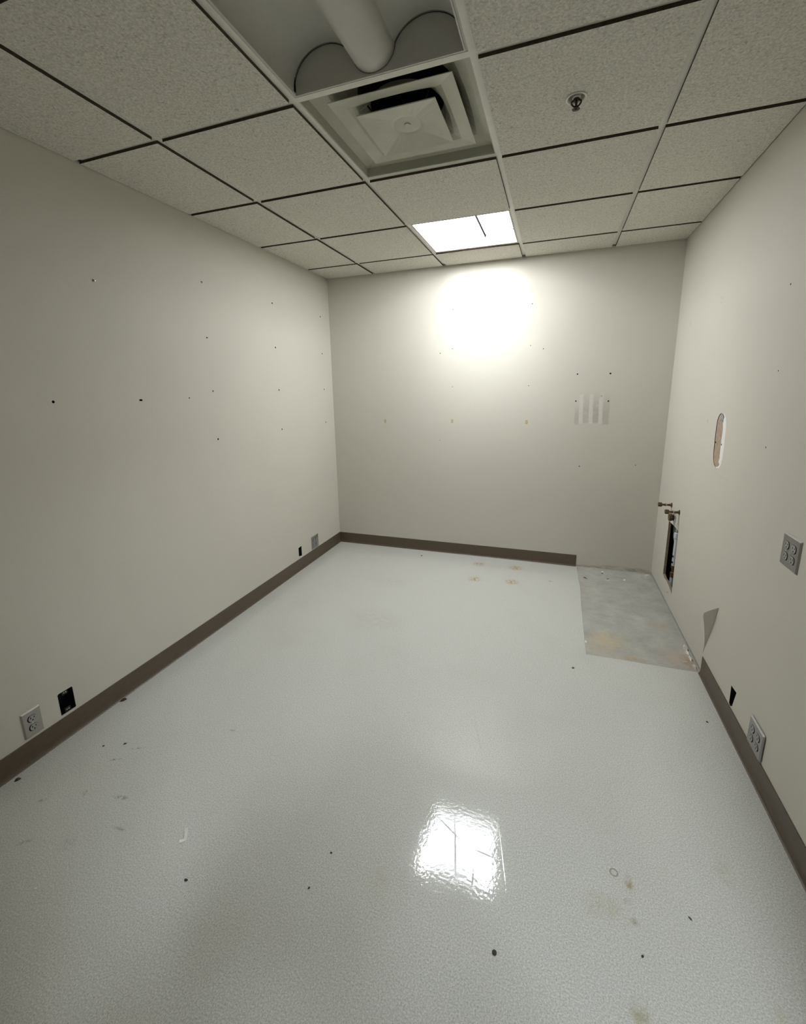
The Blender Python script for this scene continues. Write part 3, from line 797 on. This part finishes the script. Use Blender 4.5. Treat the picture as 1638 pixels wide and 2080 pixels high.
# lifted corner of the wall covering above the end of the base
fl = thing('wall_covering_flap', (XR, -1.30, 0.25), 'torn corner of beige wall covering curling off the right wall', 'wall damage')
bm = NB()
nu, nv = 10, 14
hinge0, hinge1 = Vector((-1.400, 0.425)), Vector((-1.280, 0.115))
grid = []
for i in range(nu + 1):
    row = []
    for j_ in range(nv + 1):
        a, b = i / nu, j_ / nv
        h_ = hinge0.lerp(hinge1, b)
        pf = (b / 0.16) ** 0.8 if b < 0.16 else (1 - (b - 0.16) / 0.84) ** 1.5
        lift = 0.0006 + 0.047 * pf * a ** 1.35
        row.append(bm.verts.new((-lift, h_.x + 1.30 + 0.030 * pf * a, h_.y - 0.25 - 0.012 * pf * a)))
    grid.append(row)
for i in range(nu):
    for j_ in range(nv):
        bm.faces.new((grid[i][j_], grid[i + 1][j_], grid[i + 1][j_ + 1], grid[i][j_ + 1]))
fo = link('covering', bm, 'wall', fl, True)
sm = fo.modifiers.new('thickness', 'SOLIDIFY'); sm.thickness = 0.0012

# supply stubs with compression valves, drain stub, pipes in the opening
def valve(y, z, label):
    o = thing('supply_valve', (XR, y, z), label, 'pipe valve', 0, 'capped brass supply stubs')
    bm = NB(); lathe(bm, [(0.004, 0.0002), (0.0165, -0.0002), (0.0165, -0.0022), (0.011, -0.006)], axis='X', n=18); link('escutcheon', bm, 'brass', o)
    bm = NB(); lathe(bm, [(0.0085, -0.005), (0.0085, -0.018), (0.0065, -0.019), (0.0065, -0.03), (0.0088, -0.031), (0.0088, -0.043), (0.0070, -0.044), (0.0070, -0.060)], axis='X', n=12); link('stub', bm, 'brass', o)
    bm = NB(); lathe(bm, [(0.0060, -0.058), (0.0150, -0.060), (0.0155, -0.066), (0.0155, -0.079), (0.0135, -0.082)], axis='X', n=6); link('nut', bm, 'brass', o)
    bm = NB(); lathe(bm, [(0.0064, -0.0305), (0.0098, -0.0325), (0.0098, -0.0365), (0.0064, -0.038)], axis='X', n=12); link('ferrule', bm, 'chrome', o)
    return o
valve(-0.376, 0.660, 'upper brass capped supply stub nearer the end wall')
valve(-0.574, 0.663, 'lower brass capped supply stub just above the pipe opening')
ds = thing('drain_stub', (XR, -0.486, 0.604), 'black drain stub with chrome collar between the brass stubs and opening', 'drain pipe')
bm = NB(); lathe(bm, [(0.006, 0.0), (0.034, -0.0002), (0.034, -0.002), (0.026, -0.007), (0.023, -0.009)], axis='X', n=26); link('collar', bm, 'chrome', ds)
bm = NB(); lathe(bm, [(0.0215, -0.006), (0.0215, -0.034), (0.019, -0.035), (0.019, -0.012)], axis='X', n=24); link('pipe', bm, 'black', ds)
bm = NB(); lathe(bm, [(0.0245, -0.020), (0.0255, -0.022), (0.0255, -0.034), (0.0225, -0.036), (0.0195, -0.035)], axis='X', n=8); link('nut', bm, 'brass', ds)

dp = thing('drain_pipe', (XR + 0.050, -0.392, 0.0), 'white plastic drain pipes inside the dark wall opening', 'drain pipe')
bm = NB(); tube(bm, [(0, 0, 0.235), (0, 0, 0.44)], 0.0155, 18); lower = link('upright', bm, 'pvc', dp, False)
for z in (0.262, 0.305):
    bm = NB(); box(bm, -0.0170, -0.012, -0.012, 0.000, z - 0.006, z + 0.006); link('print_mark', bm, 'slot', lower)
bm = NB(); lathe(bm, [(0.0155, 0.43), (0.020, 0.435), (0.020, 0.470), (0.0155, 0.475)], n=18); link('coupling', bm, 'pvc', dp)
bm = NB(); tube(bm, [(0, 0, 0.475), (0, 0, 0.525), (0, -0.012, 0.57), (-0.010, -0.05, 0.598), (-0.028, -0.083, 0.603)], 0.0150, 16); link('elbow', bm, 'pvc', dp, True)
bm = NB(); tube(bm, [(-0.004, 0.075, 0.56), (-0.004, 0.070, 0.48), (-0.002, 0.045, 0.43), (0, 0.010, 0.40)], 0.013, 12); link('vent_branch', bm, 'plate', dp, True)
bm = NB(); lathe(bm, [(0.014, 0.150), (0.019, 0.155), (0.019, 0.185), (0.013, 0.19), (0.013, 0.215), (0.018, 0.22), (0.018, 0.236)], n=8); link('fitting', bm, 'brass', dp)
bm = NB(); tube(bm, [(0, 0.004, 0.0), (0, 0.004, 0.155)], 0.0150, 16); link('lower_pipe', bm, 'pvc', dp)

# ================================================================== SMALL LITTER ON THE FLOOR
def chip(name, x, y, sx, sy, sz, rz, mat, label, cat='debris', group=None, z0=0.0, curl=0.0):
    bm = NB()
    n = 9
    rnd = random.Random(int((x * 977 + y * 613) * 100))
    pts = [(sx / 2 * math.cos(2 * PI * i / n) * rnd.uniform(0.62, 1.12), sy / 2 * math.sin(2 * PI * i / n) * rnd.uniform(0.62, 1.12)) for i in range(n)]
    lo = [bm.verts.new((a, b, 0)) for a, b in pts]
    hi = [bm.verts.new((a * rnd.uniform(0.5, 0.85), b * rnd.uniform(0.5, 0.85), sz * rnd.uniform(0.35, 0.95))) for a, b in pts]
    top = bm.verts.new((rnd.uniform(-.15, .15) * sx, rnd.uniform(-.15, .15) * sy, sz))
    bm.faces.new(lo)
    for i in range(n):
        j = (i + 1) % n
        bm.faces.new((lo[i], lo[j], hi[j], hi[i])); bm.faces.new((hi[i], hi[j], top))
    o = link(name, bm, mat)
    o.location = (x, y, z0 + 0.0002); o.rotation_euler = (0, 0, rz)
    return tag(o, label, cat, group)
# curled white scrap and its folded foot
sc_ = thing('white_scrap', (-0.823, -2.794, 0.0), 'curled white scrap lying on the near left floor', 'debris', math.atan2(-0.031, 0.024))
bm = NB()
prev = None
for i in range(7):
    a = i / 6
    x, z = -0.020 + 0.040 * a, 0.001 + 0.009 * (1 - a) ** 2
    row = [bm.verts.new((x, -0.0055, z)), bm.verts.new((x, 0.0055, z + 0.002))]
    if prev: bm.faces.new((prev[0], prev[1], row[1], row[0]))
    prev = row
so = link('strip', bm, 'chipw', sc_); so.modifiers.new('thickness', 'SOLIDIFY').thickness = 0.001
bm = NB(); cbox(bm, 0.017, -0.010, 0.0022, 0.009, 0.016, 0.004); link('fold', bm, 'chipw', sc_)
chip('white_chip', -0.876, -2.839, 0.012, 0.007, 0.004, 0.6, 'chipw', 'small pale chip beside the curled white scrap')
chip('white_chip', -0.950, -3.123, 0.012, 0.008, 0.003, 0.4, 'chipw', 'tiny pale chip in the shaded near left corner of the floor')
chip('white_chip', -1.135, -3.067, 0.010, 0.006, 0.003, 1.2, 'chipw', 'tiny pale chip at the left edge of the shaded floor')
chip('dark_crumb', -1.640, -2.368, 0.034, 0.014, 0.010, 0.9, 'chipd', 'dark brown crumb against the left brown base')
chip('dark_crumb', -1.625, -2.830, 0.026, 0.014, 0.009, 1.0, 'chipd', 'dark crumb against the left base at the picture edge')
chip('dark_crumb', -1.462, -2.603, 0.010, 0.008, 0.004, 0.3, 'chipd', 'small dark crumb on the floor near the open black box')
chip('dark_crumb', -1.384, -2.565, 0.017, 0.009, 0.006, 0.9, 'chipd', 'dark hooked crumb on the floor right of the small one')
chip('dark_crumb', -0.715, -2.902, 0.013, 0.009, 0.005, 0.2, 'chipd', 'dark crumb in the broad shadow below the white scrap')
chip('dark_crumb', -0.329, -2.689, 0.009, 0.007, 0.004, 0.2, 'chipd', 'tiny dark speck left of the lamp reflection')
chip('dark_crumb', -0.344, -2.801, 0.008, 0.006, 0.004, 0.9, 'chipd', 'tiny dark speck left below the lamp reflection')
chip('dark_crumb', 0.572, -2.664, 0.010, 0.005, 0.004, 0.9, 'chipd', 'tiny dark sliver below the round scuff marks')
chip('dark_crumb', 0.712, -2.530, 0.014, 0.005, 0.003, 2.3, 'chipd', 'thin dark sliver right of the rust streak')
chip('dark_crumb', -0.781, -0.144, 0.018, 0.016, 0.006, 0.3, 'chipd', 'dark crumb on the floor below the end wall base')
chip('dark_crumb', 0.442, -1.440, 0.017, 0.013, 0.005, 0.3, 'chipd', 'dark crumb on the vinyl in front of the concrete patch')
chip('dark_crumb', 0.986, -1.667, 0.014, 0.008, 0.004, 2.4, 'chipd', 'small dark crumb beside the right brown base')
bm = NB(); lathe(bm, [(0.0062, 0.0), (0.0062, 0.0022), (0.004, 0.0034)], n=14)
o = link('brown_disc', bm, 'chipd'); o.location = (0.204, -2.780, 0.0002); tag(o, 'small round brown disc on the floor below the lamp reflection', 'debris')
CZ = -SK
chip('plaster_chip', 0.704, -0.057, 0.020, 0.016, 0.007, 0.2, 'chipw', 'white plaster chip on the concrete near the end wall', z0=CZ)
chip('plaster_chip', 0.849, -0.177, 0.028, 0.020, 0.008, 0.5, 'chipw', 'bright white plaster chip in the middle of the far concrete', z0=CZ)
chip('plaster_chip', 0.726, -0.212, 0.040, 0.022, 0.005, 0.1, 'chipp', 'pale crumbled plaster on the concrete beside the dark slivers', z0=CZ)
chip('plaster_chip', 0.520, -1.150, 0.012, 0.030, 0.004, 0.1, 'chipw', 'pale chip on the cut vinyl edge left of the concrete', z0=CZ)
chip('dark_sliver', 0.701, -0.092, 0.026, 0.012, 0.004, -0.6, 'chipd', 'dark sliver on concrete close to the end wall', z0=CZ)
chip('dark_sliver', 0.730, -0.190, 0.030, 0.010, 0.004, 0.7, 'chipd', 'dark sliver on concrete lying by pale crumbled plaster', z0=CZ)
chip('dark_sliver', 0.567, -0.217, 0.046, 0.013, 0.004, -0.7, 'chipd', 'dark sliver on concrete next to the cut vinyl edge', z0=CZ)
for y, sx, sy, sz, mt, lb in ((-1.060, 0.024, 0.060, 0.020, 'chipp', 'pinkish broken plaster lump at the foot of the right wall'),
                              (-1.105, 0.020, 0.040, 0.012, 'chipw', 'white plaster crumbs beside the pinkish lump'),
                              (-1.165, 0.014, 0.055, 0.016, 'chipw', 'white plaster sliver under the torn wall foot'),
                              (-1.235, 0.016, 0.050, 0.014, 'chipp', 'pale plaster bit touching the end of the right base')):
    chip('plaster_lump', 1.045, y, sx, sy, sz, 0.05, mt, lb, z0=CZ)
chip('plaster_lump', 1.030, -0.035, 0.050, 0.040, 0.008, 0.3, 'chipp', 'pale plaster crumbs in the corner of the bare concrete', z0=CZ)

# ================================================================== BEHIND THE VIEWER: corridor lamp, photographer
hl_ = thing('hall_light', (0.865, -4.50, HZ - 0.005), 'narrow corridor strip light outside the doorway', 'ceiling light')
bm = NB(); box(bm, -0.075, 0.075, -0.31, 0.31, -0.045, 0.0); link('housing', bm, 'fix', hl_)
bm = NB(); box(bm, -0.060, 0.060, -0.295, 0.295, -0.075, -0.0455); link('lens', bm, 'lith', hl_)

# the photographer stands in the corridor; only the shadow on the floor is seen
fd = Vector((f.x, f.y, 0)).normalized()
base_xy = cam_o.matrix_world.translation - fd * 0.43
pr = thing('person', (base_xy.x + 0.03, base_xy.y, 0), 'person in dark clothes standing in the doorway and holding up a phone', 'person', math.atan2(fd.y, fd.x) - PI / 2)
V = []; Ed = []; Rd = []
def jt(p, rad, par=None):
    V.append(p); Rd.append(rad if isinstance(rad, tuple) else (rad, rad))
    if par is not None: Ed.append((par, len(V) - 1))
    return len(V) - 1
pel = jt((0, 0, 0.95), (0.155, 0.115))
sp1 = jt((0, 0.005, 1.13), (0.140, 0.105), pel)
che = jt((0, 0.005, 1.31), (0.165, 0.115), sp1)
clv = jt((0, 0, 1.43), (0.11, 0.08), che)
nk = jt((0, 0.015, 1.51), 0.055, clv)
hd = jt((0, 0.035, 1.585), (0.072, 0.082), nk)
hd2 = jt((0, 0.035, 1.67), (0.078, 0.095), hd)
jt((0, 0.03, 1.735), (0.055, 0.07), hd2)
nose = jt((0, 0.125, 1.635), 0.016, hd2)
for s in (-1, 1):
    hip = jt((s * 0.095, 0, 0.88), 0.095, pel)
    kn = jt((s * 0.105, 0.015, 0.49), 0.06, hip)
    an = jt((s * 0.115, -0.01, 0.09), 0.042, kn)
    jt((s * 0.135, 0.17, 0.03), (0.042, 0.028), an)
    sh = jt((s * 0.185, 0, 1.40), 0.062, clv)
    el = jt((s * 0.235, 0.13, 1.17), 0.045, sh)
    wr_ = jt((s * 0.125, 0.335, 1.36), 0.028, el)
    pm = jt((s * 0.100, 0.375, 1.41), (0.022, 0.034), wr_)
    jt((s * 0.062, 0.345, 1.43), 0.010, pm)
    for k, (dz, ln) in enumerate(((0.045, 0.040), (0.030, 0.046), (0.012, 0.044), (-0.006, 0.034))):
        kn1 = jt((s * 0.094, 0.402, 1.425 + dz), 0.009, pm)
        jt((s * (0.094 - ln * 0.6), 0.406, 1.430 + dz), 0.008, kn1)
me = bpy.data.meshes.new('body'); me.from_pydata(V, Ed, [])
bo = bpy.data.objects.new('body', me); COL.objects.link(bo); bo.parent = pr
sk = bo.modifiers.new('skin', 'SKIN')
if not me.skin_vertices: me.attributes  # layer is made by the modifier
bm = bmesh.new(); bm.from_mesh(me); lay = bm.verts.layers.skin.verify(); bm.verts.ensure_lookup_table()
for i, v in enumerate(bm.verts):
    v[lay].radius = Rd[i]; v[lay].use_root = (i == 0)
bm.to_mesh(me); bm.free()
bo.modifiers.new('smooth', 'SUBSURF').levels = 1
tm = NT('clothes_and_skin')
sepn = tm.n('ShaderNodeSeparateXYZ'); tm.put(sepn.inputs[0], tm.pos())
isskin = tm.math('MAXIMUM', tm.math('GREATER_THAN', sepn.outputs[2], 1.50), tm.math('GREATER_THAN', sepn.outputs[1], 0.33))
me.materials.append(tm.fin(tm.mix(isskin, (0.035, 0.037, 0.045), (0.50, 0.34, 0.26)), 0.8))
bm = NB(); lathe(bm, [(0.0975, 1.62), (0.104, 1.68), (0.092, 1.735), (0.05, 1.772), (0.01, 1.78)], (0, 0.02, 0), n=20)
for v in bm.verts: v.co.y -= 0.012 * (v.co.y > 0.05)
link('hair', bm, simple('dark_hair', (0.03, 0.022, 0.016), 0.7), pr, True)
ph = thing('phone', (pr.location.x + fd.x * 0.392, pr.location.y + fd.y * 0.392, 1.445), 'black phone held up by the person in the doorway', 'phone', pr.rotation_euler.z)
bm = NB(); cbox(bm, 0, 0, 0, 0.150, 0.008, 0.074); link('case', bm, 'black', ph)
bm = NB(); cbox(bm, 0, -0.0045, 0, 0.142, 0.001, 0.066); link('screen', bm, 'slot', ph)
